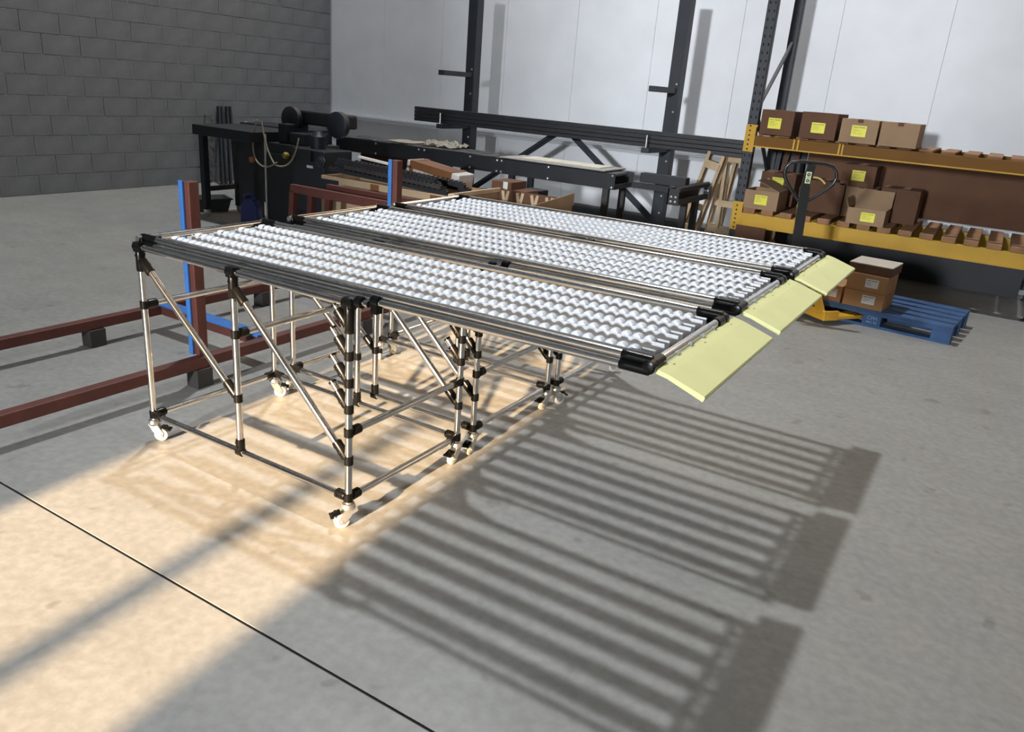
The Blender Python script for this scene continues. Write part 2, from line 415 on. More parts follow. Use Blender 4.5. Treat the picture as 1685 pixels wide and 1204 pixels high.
    s.build('board_slot', m_darkslot, bo)
    br = MB()
    for y in (.12, .40, .68): br.box((1.10, y - .012, .921), (1.160, y + .012, .926))
    br.build('board_bracket', m_galv, t)
    return t

T = make_table()
rots = {'A': (.9, 2.6, 2.9, 3.6)}
def cast_set(t, spec):
    for (x, y), rz in zip(((-L1 - L2, 0), (-L1 - L2, WD), (0, 0), (0, WD)), spec): caster(t, (x, y, 0), rz)
ALL = list(bpy.data.objects)
T2 = copy_tree(T); T3 = copy_tree(T)
T.location = (0, 0, 0); T2.location = (0, .849, 0); T3.location = (.008, 1.657, 0)
G = 'chrome pipe roller tables side by side'
T.name = 'roller_table'; T['label'] = 'nearest of the three chrome roller tables, on castors beside the sunlit floor patch'
T2['label'] = 'middle chrome roller table, between the nearest and the farthest one'
T3['label'] = 'farthest chrome roller table, the one closest to the conveyor and yellow racking'
for t in (T, T2, T3): t['group'] = G
cast_set(T, (-2.5, -2.4, .95, -1.6 + PI)); cast_set(T2, (0.5, 2.2, -1.5 + PI, 1.35)); cast_set(T3, (-1.7, 1.9, -2.2, -2.4))

# ================================================================== RED STILLAGE (left, with blue foam strips)
st = thing('steel_stillage', 'red oxide steel floor frame with two tall posts and blue foam strips, behind the tables', 'steel frame', (-1.60, 0, 0))
for x in (0, -.97):
    MB().box((x - .03, -.75, .105), (x + .03, 3.1, .165)).build('side_beam', m_redsteel, st, bevel=.004)
    for y in (.56, 1.86, 2.95):
        MB().box((x - .045, y - .05, 0), (x + .045, y + .05, .105)).build('foot', m_foot, st, bevel=.003)
for y in (1.03, 2.30):
    MB().box((-.94, y - .03, .105), (-.03, y + .03, .163)).build('cross_beam', m_redsteel, st, bevel=.003)
    MB().box((-.98, y - .045, .165), (-.03, y + .045, .180)).build('foam_strip', m_bluepad, st, bevel=.004)
for y, h in ((.60, 1.087), (2.22, 1.13)):
    MB().box((-.068, y - .03, .165), (-.008, y + .03, h)).build('post', m_redsteel, st, bevel=.004)
    MB().box((-.074, y - .044, .165), (-.044, y - .0305, h + .005)).build('foam_strip', m_bluepad, st, bevel=.003)
tr_ = thing('plastic_tray', 'bright blue plastic tray seen through the gap between the nearest and middle tables', 'tray', (-1.05, 3.20, 0))
MB().box((-.20, -.16, 0), (.30, .16, .21)).build('base_block', m_foot, tr_, bevel=.003)
frustum(MB(), .24, .15, .21, .29, .19, .30, .008).build('tray_body', m_bluepad, tr_)
MB().box((-.30, -.20, .29), (.30, -.18, .30)).box((-.30, .18, .29), (.30, .20, .30)).box((-.30, -.18, .29), (-.28, .18, .30)).box((.28, -.18, .29), (.30, .18, .30)).build('rim', m_bluepad, tr_)

# ================================================================== BANDSAW, INFEED STAND and things around it
bs = thing('band_saw', 'black floor standing band saw machine with a cable looped on its front', 'machine', (-4.79, 3.9, 0))
MB().box((0, 0, .0), (.50, .60, .80)).build('cabinet', m_black, bs, bevel=.006)
MB().box((-.012, -.012, 0), (.006, .006, .98)).build('corner_trim', m_galv, bs)
MB().box((.0, .02, .80), (.49, .58, .90)).build('table_bed', m_black2, bs, bevel=.004)
MB().box((.49, -.10, .30), (.93, .30, .90)).build('gear_housing', m_black2, bs, bevel=.008)
MB().box((.50, .0, .0), (.80, .30, .30)).build('pedestal', m_black, bs, bevel=.008)
MB().box((.60, -.13, .79), (.78, -.10, .905)).build('cover_plate', m_black, bs, bevel=.004)
MB().box((.695, -.1015, .725), (.78, -.1005, .750)).build('rating_plate', m_wl, bs)
MB().box((.10, .08, .90), (.22, .40, 1.10)).box((.24, .10, .90), (.46, .45, 1.02)).build('vice', m_black, bs, bevel=.01)
MB().lathe((.66, .10, .90), (0, 0, 1), [(0, .08), (.12, .08), (.13, .07), (.17, .04)], 20).build('motor', m_black2, bs, smooth=True)
MB().lathe((.90, -.10, .80), (0, -1, 0), [(0, .055), (.02, .055), (.025, .04), (.04, .04), (.045, .02)], 20).build('hand_wheel', m_black2, bs, smooth=True)
MB().box((.02, .30, 1.10), (.86, .46, 1.24)).build('saw_bow', m_black, bs, bevel=.02)
MB().lathe((.12, .29, 1.14), (0, -1, 0), [(0, .13), (.06, .13), (.07, .11)], 24).build('wheel_cover', m_black2, bs, smooth=True)
MB().lathe((.78, .29, 1.14), (0, -1, 0), [(0, .13), (.06, .13), (.07, .11)], 24).build('wheel_cover', m_black2, bs, smooth=True)
MB().lathe((.33, -.01, .80), (0, -1, 0), [(0, .030), (.03, .035), (.05, .025)], 14).build('knob', m_yk, bs, smooth=True)
pts = []
def arc(p0, p1, p2, n=10): return [tuple((1 - t) ** 2 * a + 2 * (1 - t) * t * b + t * t * c for a, b, c in zip(p0, p1, p2)) for t in [i / n for i in range(n + 1)]]
cb = tag(MB().path(arc((-4.80, 3.80, 1.12), (-4.93, 3.80, .80), (-4.80, 3.79, .70)) + arc((-4.80, 3.79, .70), (-4.68, 3.78, .62), (-4.50, 3.78, .73))[1:] , .008, 8).path(
    arc((-4.72, 3.79, 1.12), (-4.66, 3.79, .80), (-4.52, 3.78, .70)) + arc((-4.52, 3.78, .70), (-4.25, 3.77, .66), (-4.18, 3.78, 1.0))[1:], .008, 8).build('cable', m_cable, smooth=True),
    'beige power cable hanging in loops on the front of the black band saw', 'cable')
MB().lathe((-4.87, 3.77, .75), (.3, 0, -1), [(0, .012), (.01, .025), (.05, .028), (.06, .018)], 12).build('plug', m_orange, cb, smooth=True)
# infeed stand
sd = thing('infeed_stand', 'black steel stand on castors left of the band saw, holding its infeed bed', 'stand', (-5.67, 3.81, 0))
MB().box((-.06, -.09, .895), (.86, .62, 1.0)).build('bed', m_black, sd, bevel=.006)
for y in (0, .455):
    MB().box((-.035, y - .035, .085), (.035, y + .035, .895)).build('leg', m_black, sd, bevel=.004)
    c = MB(); c.box((-.03, y - .022, .05), (.03, y - .018, .085)); c.box((-.03, y + .018, .05), (.03, y + .022, .085)); c.box((-.03, y - .022, .08), (.03, y + .022, .087))
    w = c.build('caster', m_zinc, sd)
    MB().lathe((0, y - .014, .035), (0, 1, 0), [(0, .03), (.003, .035), (.025, .035), (.028, .03)], 18).build('wheel', m_hub, w, smooth=True)
MB().box((-.02, .035, .285), (.02, .42, .335)).build('stretcher', m_black, sd)
MB().box((.30, .42, .0), (.37, .50, .895)).build('leg', m_black, sd, bevel=.004)
# cabinet behind
cbn = thing('steel_cabinet', 'dark blue grey steel cabinet behind the band saw, left of its silver edge', 'cabinet', (-6.53, 5.04, 0))
MB().box((0, 0, .04), (1.1, .5, .95)).build('body', m_black2, cbn, bevel=.005)
MB().box((.02, .03, 0), (1.08, .5, .04)).build('plinth', m_black, cbn)
for i in range(2):
    d = MB().box((.02 + i * .535, -.012, .06), (.545 + i * .535, 0, .93)).build('door', m_black2, cbn, bevel=.003)
# tub
tub = thing('plastic_tub', 'grey plastic tub with a rim on the floor under the infeed stand', 'tub', (-6.0, 4.10, 0), 1.15)
frustum(MB(), .18, .12, 0, .215, .155, .15, .008).build('tub_body', m_tub, tub)
MB().box((-.23, -.17, .14), (.23, -.150, .155)).box((-.23, .150, .14), (.23, .17, .155)).box((-.23, -.15, .14), (-.21, .15, .155)).box((.21, -.15, .14), (.23, .15, .155)).build('rim', m_tub, tub)
MB().path(arc((-.23, -.05, .15), (-.28, 0, .16), (-.23, .05, .15)), .006, 6).build('handle', m_galv, tub, smooth=True)
# jug
jg = thing('plastic_jug', 'dark blue plastic jerrycan with a moulded handle in front of the black cabinet', 'jerrycan', (-5.00, 3.86, 0), .4)
pr = [(-.095, 0), (.095, 0), (.10, .02), (.10, .20), (.06, .275), (.02, .30), (-.04, .29), (-.09, .235), (-.10, .20), (-.10, .02)]
jb = MB(); jb.prism([(x, -.06, z) for x, z in pr[:8] + pr[8:]], None, (0, .12, 0))
jb.build('body', m_jug, jg, bevel=.012)
MB().path([(-.075, 0, .24), (-.07, 0, .30), (-.03, 0, .335), (.03, 0, .34), (.055, 0, .31), (.06, 0, .26)], .014, 10).build('handle', m_jug, jg, smooth=True)
MB().lathe((-.055, 0, .27), (-.4, 0, 1), [(0, .02), (.03, .02), (.03, .023), (.05, .023)], 14).build('cap', m_jug, jg, smooth=True)
# leaning bars
for i, (y, top, w) in enumerate(((5.52, 5.74, .05), (5.58, 5.80, .035), (5.65, 5.88, .05), (5.73, 5.94, .04))):
    tag(MB().bar((-7.52 + .01 * i, y, .02), (-7.80, top, 1.05), w, .03, up=(0, 1, 0)).build('steel_bar', m_leanb),
        ['dark steel bar leaning on the block wall, first from the left', 'thin dark steel bar leaning on the block wall, second from the left', 'dark steel bar leaning on the block wall, third from the left', 'dark steel bar leaning on the block wall, nearest the white strip'][i], 'bar', 'steel bars leaning on the block wall')
tag(MB().box((-.01, -.09, -.45), (.01, .09, .45), None).build('film_sheet', m_sheet, loc=(-7.745, 5.50, .50), rot=(0, .12, .05)), 'dark crumpled plastic sheet against the block wall behind the bars', 'sheet')
tag(MB().bar((-7.47, 6.02, .02), (-7.70, 6.10, .85), .09, .02, up=(0, 1, 0)).build('white_board', m_clad), 'narrow pale board standing upright behind the infeed stand', 'board')

# ================================================================== CONVEYOR
cv = thing('roller_conveyor', 'long dark steel roller conveyor running in front of the rear rack', 'conveyor', (0, 5.5, 0))
CX0, CX1, CZ0, CZ1 = -5.325, -1.50, .728, .885
for y in (0, .47):
    MB().box((CX0, y, CZ0), (CX1, y + .012, CZ1)).box((CX0, y, CZ1 - .004), (CX1, y + .03 if y == 0 else y + .012, CZ1)).build('side_beam', m_conv, cv, bevel=.002)
x = CX0 + .08
RM = MB().lathe((0, 0.013, 0), (0, 1, 0), [(0, .008), (.004, .024), (.450, .024), (.454, .008)], 14).mesh('roller', m_roll2, smooth=True)
while x < CX1 - .03: share('roller', RM, cv, (x, 0, CZ1 - .022)); x += .085
MB().box((CX1 - .012, .012, CZ0), (CX1, .47, CZ0 + .05)).box((CX0, .012, CZ0), (CX0 + .012, .47, CZ1)).build('end_plate', m_conv, cv)
BM = MB().lathe((0, 0, 0), (0, -1, 0), [(0, .011), (.006, .011), (.009, .006)], 8).mesh('bolt', m_bolt, smooth=True)
for x in (CX0 + .03, CX0 + .03 + .62, -4.02, -3.94, -3.29, -2.93, -2.87, -2.28, CX1 - .03):
    for z in (CZ0 + .02, CZ1 - .02): share('bolt', BM, cv, (x, 0, z))
for x in (-5.2, -3.9, -2.75, -1.6):
    for y in (.02, .44):
        if x < -5.15 and y < .1: pass
        mb = MB(); mb.box((x - .035, y - .0, .0), (x + .035, y + .004, CZ0)); mb.box((x - .035, y, 0), (x - .031, y + .04, CZ0)); mb.box((x + .031, y, 0), (x + .035, y + .04, CZ0)); mb.box((x - .06, y - .02, 0), (x + .06, y + .05, .008))
        mb.build('leg', m_conv if x < -2 else m_foot, cv)
MB().box((-5.1, .20, .56), (-3.95, .26, .70)).build('cross_beam', m_redsteel, cv, bevel=.004)
MB().box((-5.17, .03, .30), (-1.63, .05, .34)).build('stretcher', m_conv, cv)
def crumple(name, x0, y0, x1, y1, z, amp, m, label, cat, n=14, th=.002, rnd=1):
    rd = random.Random(rnd); bm = bmesh.new(); g = {}
    for i in range(n + 1):
        for j in range(n + 1):
            e = 0 if 0 < i < n and 0 < j < n else .4
            g[i, j] = bm.verts.new((x0 + (x1 - x0) * (i / n + rd.uniform(-.3, .3) / n), y0 + (y1 - y0) * (j / n + rd.uniform(-.3, .3) / n), z + rd.random() * amp * (1 - e)))
    for i in range(n):
        for j in range(n): bm.faces.new((g[i, j], g[i + 1, j], g[i + 1, j + 1], g[i, j + 1]))
    bmesh.ops.solidify(bm, geom=bm.faces[:], thickness=th)
    me = bpy.data.meshes.new(name); bm.to_mesh(me); bm.free(); me.materials.append(m)
    o = bpy.data.objects.new(name, me); C.objects.link(o); return tag(o, label, cat)
crumple('plastic_film', -5.25, 5.52, -2.85, 5.97, CZ1 + .006, .012, m_sheet, 'grey dusty plastic film covering the left part of the conveyor', 'film', n=26)
crumple('paper_sheet', -4.62, 5.55, -4.25, 5.92, CZ1 + .022, .02, m_paper, 'cream paper sheet lying on the film over the conveyor', 'paper', n=4, rnd=3)
crumple('crumpled_paper', -4.12, 5.62, -3.62, 5.95, CZ1 + .022, .075, m_paper, 'crumpled cream packing paper heap on the conveyor near the dark upright', 'paper', n=11, rnd=5)
g1 = MB(); 
tag(MB().box((-2.90, 5.50, CZ1 + .012), (-1.62, 6.02, CZ1 + .022)).build('grey_board', m_greycard), 'wide grey board lying on the right end of the conveyor rollers', 'board')
tag(MB().box((-2.72, 5.62, CZ1 + .024), (-1.74, 5.96, CZ1 + .030)).build('card_sheet', m_paper), 'pale card sheet lying on the wide grey board on the conveyor', 'card')
# second short conveyor end
c2 = thing('transfer_conveyor', 'short dark cross conveyor section beyond the right end of the long conveyor', 'conveyor', (-.86, 5.5, 0))
mb = MB(); mb.box((-.06, 0, .665), (.055, .012, .822)); mb.box((-.06, .0, .665), (-.048, .90, .822))
mb.build('end_plate', m_conv, c2)
for p in ((-.02, .70), (.025, .70), (-.02, .745), (.025, .745)): share('bolt', BM, c2, (p[0], 0, p[1]))
MB().tube((.035, .012, .815), (.035, .92, .815), .028, 14).build('roller', m_conv, c2, smooth=True)
MB().box((.02, .012, .665), (.06, .90, .715)).build('side_beam', m_conv, c2, bevel=.003)
MB().box((.005, .90, .66), (.075, .93, .80)).build('bracket_plate', m_conv, c2)
for p in ((.02, .75), (.05, .75), (.02, .70), (.05, .70)): share('bolt', BM, c2, (p[0], .90, p[1]))
MB().box((-.52, .36, .805), (-.02, .48, .90)).build('cross_beam', m_conv, c2, bevel=.006)
MB().box((-.62, .40, .73), (-.06, .44, .79)).build('lower_beam', m_conv, c2)
for x, y in ((.0, .35), (-.02, .75)): MB().box((x - .03, y - .03, 0), (x + .035, y + .03, .665)).build('leg', m_conv, c2, bevel=.003)

# ================================================================== CANTILEVER RACK with bar stock
cr = thing('cantilever_rack', 'dark steel cantilever rack with crossed braces against the white wall', 'rack', (0, 7.0, 0))
for x in (-4.40, -1.58):
    MB().box((x - .07, 0, 0), (x + .07, .14, 2.7)).build('upright', m_rack_b, cr, bevel=.004)
    MB().box((x - .08, -.75, 0), (x + .08, .14, .13)).build('foot', m_rack_b, cr, bevel=.004)
    for z in (.35, .55, .75, .95, 1.5, 1.8): share('bolt', BM, cr, (x + .03, 0, z))
    MB().box((x - .045, -.62, 1.06), (x + .045, 0, 1.115)).build('arm', m_rack_b, cr, bevel=.003)
    MB().box((x - .045, -.62, 1.7), (x + .045, 0, 1.76)).build('arm', m_rack_b, cr, bevel=.003)
    MB().tube((x - .0, -.60, 1.115), (x, -.60, 1.25), .008, 8).build('stop_pin', m_bolt, cr, smooth=True)
MB().box((-4.33, .02, .0), (-1.65, .10, .12)).build('base_beam', m_rack_b, cr)
MB().bar((-4.33, .05, .25), (-3.05, .05, 1.13), .012, .075, up=(0, 1, 0)).build('brace', m_rack_b, cr)
MB().bar((-4.33, .05, .25), (-3.05, .05, 1.13), .075, .012, up=(0, 1, 0)).build('brace', m_rack_b, cr)
MB().bar((-1.65, .05, .25), (-2.85, .05, 1.13), .075, .012, up=(0, 1, 0)).build('brace', m_rack_b, cr)
MB().box((-4.33, .02, 1.12), (-1.65, .10, 1.20)).build('tie_beam', m_rack_b, cr)
k = 0
for j, (y, z) in enumerate(((6.50, 1.117), (6.56, 1.117), (6.50, 1.162), (6.56, 1.162), (6.50, 1.207), (6.56, 1.207), (6.50, 1.252))):
    MBo = MB().box((-4.9, y, z), (-.50, y + .055, z + .042)).build('steel_bar', m_conv, bevel=.004)
    row = ['bottom', 'second', 'third', 'top'][j // 2]
    tag(MBo, 'long dark steel bar stored across the rack arms, %s row%s' % (row, '' if j == 6 else (', front' if j % 2 == 0 else ', behind the front one')), 'bar', 'long dark bars on the cantilever rack')

# ================================================================== RED FRAMES, CRATES
fr_defs = ((-3.46, 3.02, .69, 1.20), (-3.36, 3.14, .66, 1.18), (-3.26, 3.26, .70, 1.1))
for i, (x, y, h, L) in enumerate(fr_defs):
    f = thing('trestle_frame', ['brown red steel trestle frame behind the middle table, front one of three', 'brown red steel trestle frame, middle of the three nested ones', 'brown red steel trestle frame nearest the long cardboard crate'][i], 'steel frame', (x, y, 0), 0, 'nested red trestle frames')
    for xx, ln in ((0, -.06), (L - .06, .06)):
        MB().bar((xx + ln, 0, 0), (xx, 0, h - .06), .055, .05, up=(0, 1, 0)).build('leg', m_redsteel, f)
    MB().box((-.02, -.025, h - .07), (L, .025, h - .0)).build('top_bar', m_redsteel, f, bevel=.003)
    MB().box((.0, -.02, .22), (L - .05, .02, .27)).build('rail', m_redsteel, f)
def open_box(name, label, cat, lo, hi, m, t=.012, m_in=None, group=None):
    x0, y0, z0 = lo; x1, y1, z1 = hi
    r = thing(name, label, cat, ((x0 + x1) / 2, (y0 + y1) / 2, z0), 0, group)
    a, b, h = (x1 - x0) / 2, (y1 - y0) / 2, z1 - z0
    MB().box((-a, -b, 0), (a, b, t)).build('bottom', m, r)
    MB().box((-a, -b, t), (a, -b + t, h)).build('side_wall', m, r); MB().box((-a, b - t, t), (a, b, h)).build('side_wall', m_in or m, r)
    MB().box((-a, -b + t, t), (-a + t, b - t, h)).build('side_wall', m, r); MB().box((a - t, -b + t, t), (a, b - t, h)).build('side_wall', m, r)
    return r, a, b, h
r, a, b, h = open_box('cardboard_crate', 'long open cardboard crate with red lettering, filled with black bars', 'crate', (-3.62, 3.52, 0.0), (-2.16, 4.05, .725), m_card3)
MB().box((-a - .004, -b - .004, h - .16), (-a + .22, -b, h - .03)).build('tape_patch', m_black2, r)
share('lettering', text_mesh('MAR', .16, m_redink), r, (-.32, -b - .001, h - .17), (PI / 2, 0, 0))
MB().box((.10, -b - .002, h - .17), (.17, -b, h - .10)).box((.21, -b - .002, h - .17), (.28, -b, h - .15)).box((.31, -b - .002, h - .17), (.36, -b, h - .15)).build('printed_marks', m_redink, r)
MB().box((.56, -b - .002, .38), (.68, -b, h - .01)).build('brown_tape', m_tape, r)
MB().box((-.12, -b - .002, .40), (-.02, -b, h - .005)).build('brown_tape', m_tape, r)
for i in range(11):
    xs_ = -3.45 + (i % 3) * .10; y = 3.58 + (i % 5) * .085; z = .735 + (i // 5) * .043 + .02
    mb = MB(); x1_ = -2.20 - (i % 4) * .07
    mb.bar((xs_ - .12, y, z + .03), (x1_, y + .02, z - .02), .036, .034)
    n = 24
    for q in range(n):
        t = (q + .5) / n; mb.box((xs_ - .12 + (x1_ - xs_ + .12) * t - .012, y - .014, z + .03 - .05 * t + .017), (xs_ - .12 + (x1_ - xs_ + .12) * t + .012, y + .016, z + .03 - .05 * t + .026))
    tag(mb.build('black_rail', m_foot if i % 2 else m_black), 'black notched rail in the cardboard crate, %s layer, %s' % (['lowest', 'middle', 'top'][i // 5], ['nearest the camera', 'second from the front', 'in the middle', 'second from the back', 'at the back'][i % 5]), 'rail', 'black notched rails in the cardboard crate')
tag(MB().bar((-3.28, 3.66, .925), (-2.95, 3.70, .895), .03, .02).build('white_strip', m_wl), 'short white strip lying on the black rails', 'strip')
# wooden box
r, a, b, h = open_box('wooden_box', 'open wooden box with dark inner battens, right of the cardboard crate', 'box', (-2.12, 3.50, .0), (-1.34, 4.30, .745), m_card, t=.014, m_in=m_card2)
MB().box((-a - .004, -b - .006, h - .028), (a + .004, -b + .022, h + .006)).build('front_rim', m_pine, r, bevel=.002)
MB().box((-a - .006, -b + .02, h - .03), (-a + .02, b, h + .006)).build('side_rim', m_pine, r, bevel=.002)
for i in range(9):
    x = -a + .05 + i * .078; t_ = .07 * (-1) ** i
    MB().bar((x, b - .024, h - .34), (x + t_, b - .024, h - .012), .030, .014, up=(0, 1, 0)).build('batten', m_pine, r)
# side flap raised at right
MB().prism([(a, -b, h - .05), (a, b, h - .05), (a, b, h + .06), (a, -b, h + .004)], None, (.008, 0, 0)).build('raised_side', m_card, r)
# things piled
pc = thing('wrapped_parcel', 'long parcel in white wrap and brown tape lying tilted under the conveyor', 'parcel', (-2.80, 4.28, .715), .02)
R_ = Matrix.Rotation(.13, 3, 'Y')
MB().box((-.31, -.13, 0), (.31, .13, .15), R_).build('body', m_wrap, pc, bevel=.01)
for lo, hi in (((-.24, -.133, .08), (.20, -.05, .154)), ((.17, -.134, -.004), (.225, .134, .155)), ((-.27, -.134, -.004), (-.225, .134, .155)), ((-.22, -.05, .145), (.17, .10, .153))):
    MB().box(lo, hi, R_, piv=(0, 0, .075)).build('brown_tape', m_tape, pc)
for i in range(3): MB().box((-.10 + i * .09, -.1338, .02), (-.06 + i * .09, -.1325, .05), R_, piv=(0, 0, .075)).build('printed_mark', m_ink, pc)
sup = thing('pallet_stack', 'low dark timber stack holding the parcel behind the crates', 'pallet', (-2.85, 4.34, 0))
for i in range(5):
    for y in (-.16, 0, .16): MB().box((-.55, y - .05, i * .135), (.55, y + .05, i * .135 + .085)).build('bearer', m_pine2, sup)
    MB().box((-.58, -.22, i * .135 + .085), (.58, .22, i * .135 + .135)).build('deck_board', m_pine2, sup)
bx = thing('small_carton', 'small brown taped carton behind the wooden box, beside the parcel', 'carton', (-2.02, 4.52, 0))
MB().box((-.22, -.13, 0), (.16, .15, .66)).build('support_block', m_card2, bx)
MB().box((-.24, -.14, .66), (-.02, .14, .80)).box((-.02, -.1, .66), (.12, .14, .73)).build('body', m_card2, bx, bevel=.004)
MB().box((-.11, -.142, .66), (-.06, -.139, .80)).build('tape', m_wl, bx)
tag(MB().box((-2.20, 4.80, .0), (-1.84, 5.05, .62)).box((-2.18, 4.82, .62), (-1.98, 5.0, .70)).build('black_case', m_black, bevel=.006), 'black stepped case standing behind the wooden box and small carton', 'case')

# ================================================================== STANDING TIMBER PALLETS
def wpallet(loc, rz, tilt, label, H=1.12, Wd=.24):
    p = thing('timber_frame', label, 'pallet', loc, rz, 'pine frames leaning beside the rack')
    q = bpy.data.objects.new('x', None); bpy.data.objects.remove(q)
    Rr = Matrix.Rotation(tilt, 3, 'Y')
    for sx in (-Wd / 2, Wd / 2):
        for y in (0, .10):
            MB().bar(Rr @ V(sx, y, 0), Rr @ V(sx, y, H), .035, .022, up=(0, 1, 0)).build('stile', m_pine, p)
    for z in (.30, H * .5, H - .13):
        a_ = Rr @ V(-Wd / 2, .05, z); b_ = Rr @ V(Wd / 2, .05, z)
        if z > H * .6 or z < H * .4: MB().bar(a_, b_, .09, .085).build('block', m_pine, p)
        MB().bar(Rr @ V(-Wd / 2, -.02, z), Rr @ V(Wd / 2, -.02, z), .018, .07).build('slat', m_pine, p)
    return p
wpallet((-.62, 6.66, 0), 0, -.02, 'upright pine frame touching the dark rack upright', 1.22, .20)
wpallet((-1.06, 6.50, 0), 0, .22, 'pine frame leaning to the right beside the rack, leftmost', 1.16, .16)
wpallet((-.86, 6.84, 0), 0, .10, 'pine frame leaning between the other two pine frames', 1.19, .12)

# ================================================================== YELLOW PALLET RACK
rk = thing('pallet_rack', 'pallet racking with yellow beams and dark perforated uprights at right', 'rack', (-.43, 6.3, 0))
for x in (0, 2.78):
    for y in (0, 1.0):
        mb = MB(); mb.box((x - .05, y, 0), (x + .05, y + .004, 3.2)); mb.box((x - .05, y, 0), (x - .046, y + .07, 3.2)); mb.box((x + .046, y, 0), (x + .05, y + .07, 3.2))
        u = mb.build('upright', m_rack_b, rk)
        if y == 0:
            hb = MB()
            for k in range(40):
                for dx in (-.025, .025): hb.box((x + dx - .007, -.001, .10 + k * .075), (x + dx + .007, .001, .125 + k * .075))
            for k in range(40): hb.box((x - .051, .028, .10 + k * .075), (x - .0495, .048, .125 + k * .075))
            tag(hb.build('slot_holes', m_hole, u), kind='stuff')
        MB().box((x - .07, y - .02, 0), (x + .07, y + .09, .006)).build('foot_plate', m_rack_b, rk)
    for k, (z0, z1) in enumerate(((.2, .9), (.9, 1.6), (1.6, 2.3))):
        ya, yb = (.07, 1.0) if k % 2 == 0 else (1.0, .07)
        MB().bar((x, ya, z0), (x, yb, z1), .03, .03).build('brace', m_rack_b, rk)
def beam(z0, z1, face):
    for y, front in ((-.0, True), (1.0, False)):
        b_ = MB(); b_.box((.05, y - .045, z0), (2.73, y + .004, z1))
        bo = b_.build('beam', face, rk, bevel=.003)
        if front: MB().box((.06, -.062, z0 - .006), (2.72, -.046, z0 + .006)).build('beam_lip', m_rack_y, bo)
        for x, s in ((.0, 1), (2.78, -1)):
            c = MB(); xa = x - .052 * s; xb = x + .06 * s
            c.box((min(xa, xb) if s > 0 else min(xa, xb), y - .012, z0 - .06), (max(xa, xb), y - .002, z1 + .10)); 
            c.box((min(x + .04 * s, x + .06 * s), y - .05, z0 - .06), (max(x + .04 * s, x + .06 * s), y - .01, z1 + .08))
            cc = c.build('beam_connector', m_rack_y, bo)
            if front:
                hh = MB()
                for k in range(6): hh.lathe((x - .01 * s, y - .0125, z0 - .035 + k * .045), (0, -1, 0), [(0, .009), (.001, .009)], 8)
                tag(hh.build('connector_holes', m_hole, cc), kind='stuff')
beam(.468, .598, m_rack_y); beam(1.262, 1.366, m_rack_shade)
# divider brackets on upper beam
for x in (.445, .485, .87, .90): MB().box((x, -.066, 1.262), (x + .016, -.046, 1.366)).build('beam_bracket', m_rack_y, rk)
for i in range(14):
    x = .07 + i * .185
    MB().box((x, -.05, .600), (x + .118, 1.0, .648)).build('shelf_slat', m_pine2, rk, bevel=.003)
for i in range(14):
    x = .07 + i * .185
    MB().box((x, .05, 1.367), (x + .118, 1.0, 1.385)).build('shelf_slat', m_pine2, rk)

def label_on(parent, x, y, z, w, h, m=None, rot=0):
    m = m or m_yl
    l = MB().box((-w / 2, -.0015, -h / 2), (w / 2, 0, h / 2)).build('label', m, parent, (x, y, z), rot=(0, rot, 0))
    p = MB()
    rd = random.Random(int(x * 1000 + z * 777))
    p.box((-w * .42, -.0022, h * .30), (-w * .10, -.0015, h * .37)); p.box((-w * .05, -.0022, h * .30), (w * .40, -.0015, h * .37))
    for k in range(4):
        zz = h * (.15 - k * .12); ww = w * rd.uniform(.25, .7)
        p.box((-w * .42, -.0022, zz - h * .012), (-w * .42 + ww, -.0015, zz + h * .012))
    p.build('label_print', m_ink2 if m is m_yl else m_ink, l)
    return l
def carton(label, x0, x1, y0, y1, z0, z1, m, lab=None, group=None, flaps=None, cat='carton', tape=True):
    r = thing('carton', label, cat, ((x0 + x1) / 2, (y0 + y1) / 2, z0), 0, group)
    a, b, h = (x1 - x0) / 2, (y1 - y0) / 2, z1 - z0; t = .005
    if flaps is None:
        MB().box((-a, -b, 0), (a, b, h)).build('body', m, r, bevel=.003)
        if tape: MB().box((-.025, -b - .0008, h - .03), (.025, b + .001, h + .0012)).build('tape', m_card2, r)
    else:
        mb = MB(); mb.box((-a, -b, 0), (a, b, t)); mb.box((-a, -b, t), (a, -b + t, h)); mb.box((-a, b - t, t), (a, b, h)); mb.box((-a, -b + t, t), (-a + t, b - t, h)); mb.box((a - t, -b + t, t), (a, b - t, h))
        mb.build('body', m, r)
        for k, ang in flaps.items():
            f = MB()
            if k == 'back': f.bar((0, b, h), (0, b + .8 * b * math.cos(ang), h + .8 * b * math.sin(ang)), 2 * a, t, up=(0, 0, 1)); 
            if k == 'right': f.bar((a, 0, h), (a + .5 * a * math.cos(ang), 0, h + .5 * a * math.sin(ang) + .0), 2 * b, t)
            if k == 'left': f.bar((-a, 0, h), (-a - .5 * a * math.cos(ang), 0, h + .5 * a * math.sin(ang)), 2 * b, t)
            if k == 'front': f.bar((0, -b, h), (0, -b - .8 * b * math.cos(ang), h + .8 * b * math.sin(ang)), 2 * a, t)
            if k == 'lid': f.bar((a, 0, h + .004), (-a * .35, 0, h + .10), 2 * b, t)
            f.build('flap', m, r)
    if lab:
        lx, lz, w, hh = lab[:4]; label_on(r, lx, -b - .0005, lz, w, hh, lab[4] if len(lab) > 4 else None)
    return r
GT = 'cartons on the upper rack shelf'
Y0 = 6.24
carton('brown carton on the upper yellow beam, leftmost, label cut at its top', -.335, -.02, Y0, 6.75, 1.386, 1.62, m_card2, (-.02, .11, .125, .10), GT)
carton('brown carton on the upper yellow beam, second from the left', .05, .385, Y0, 6.75, 1.386, 1.63, m_card2, (0, .105, .125, .095), GT)
carton('paler carton on the upper yellow beam, third from the left, whole yellow label', .425, .755, Y0 - .02, 6.7, 1.386, 1.60, m_card, (-.0, .11, .13, .10), GT)
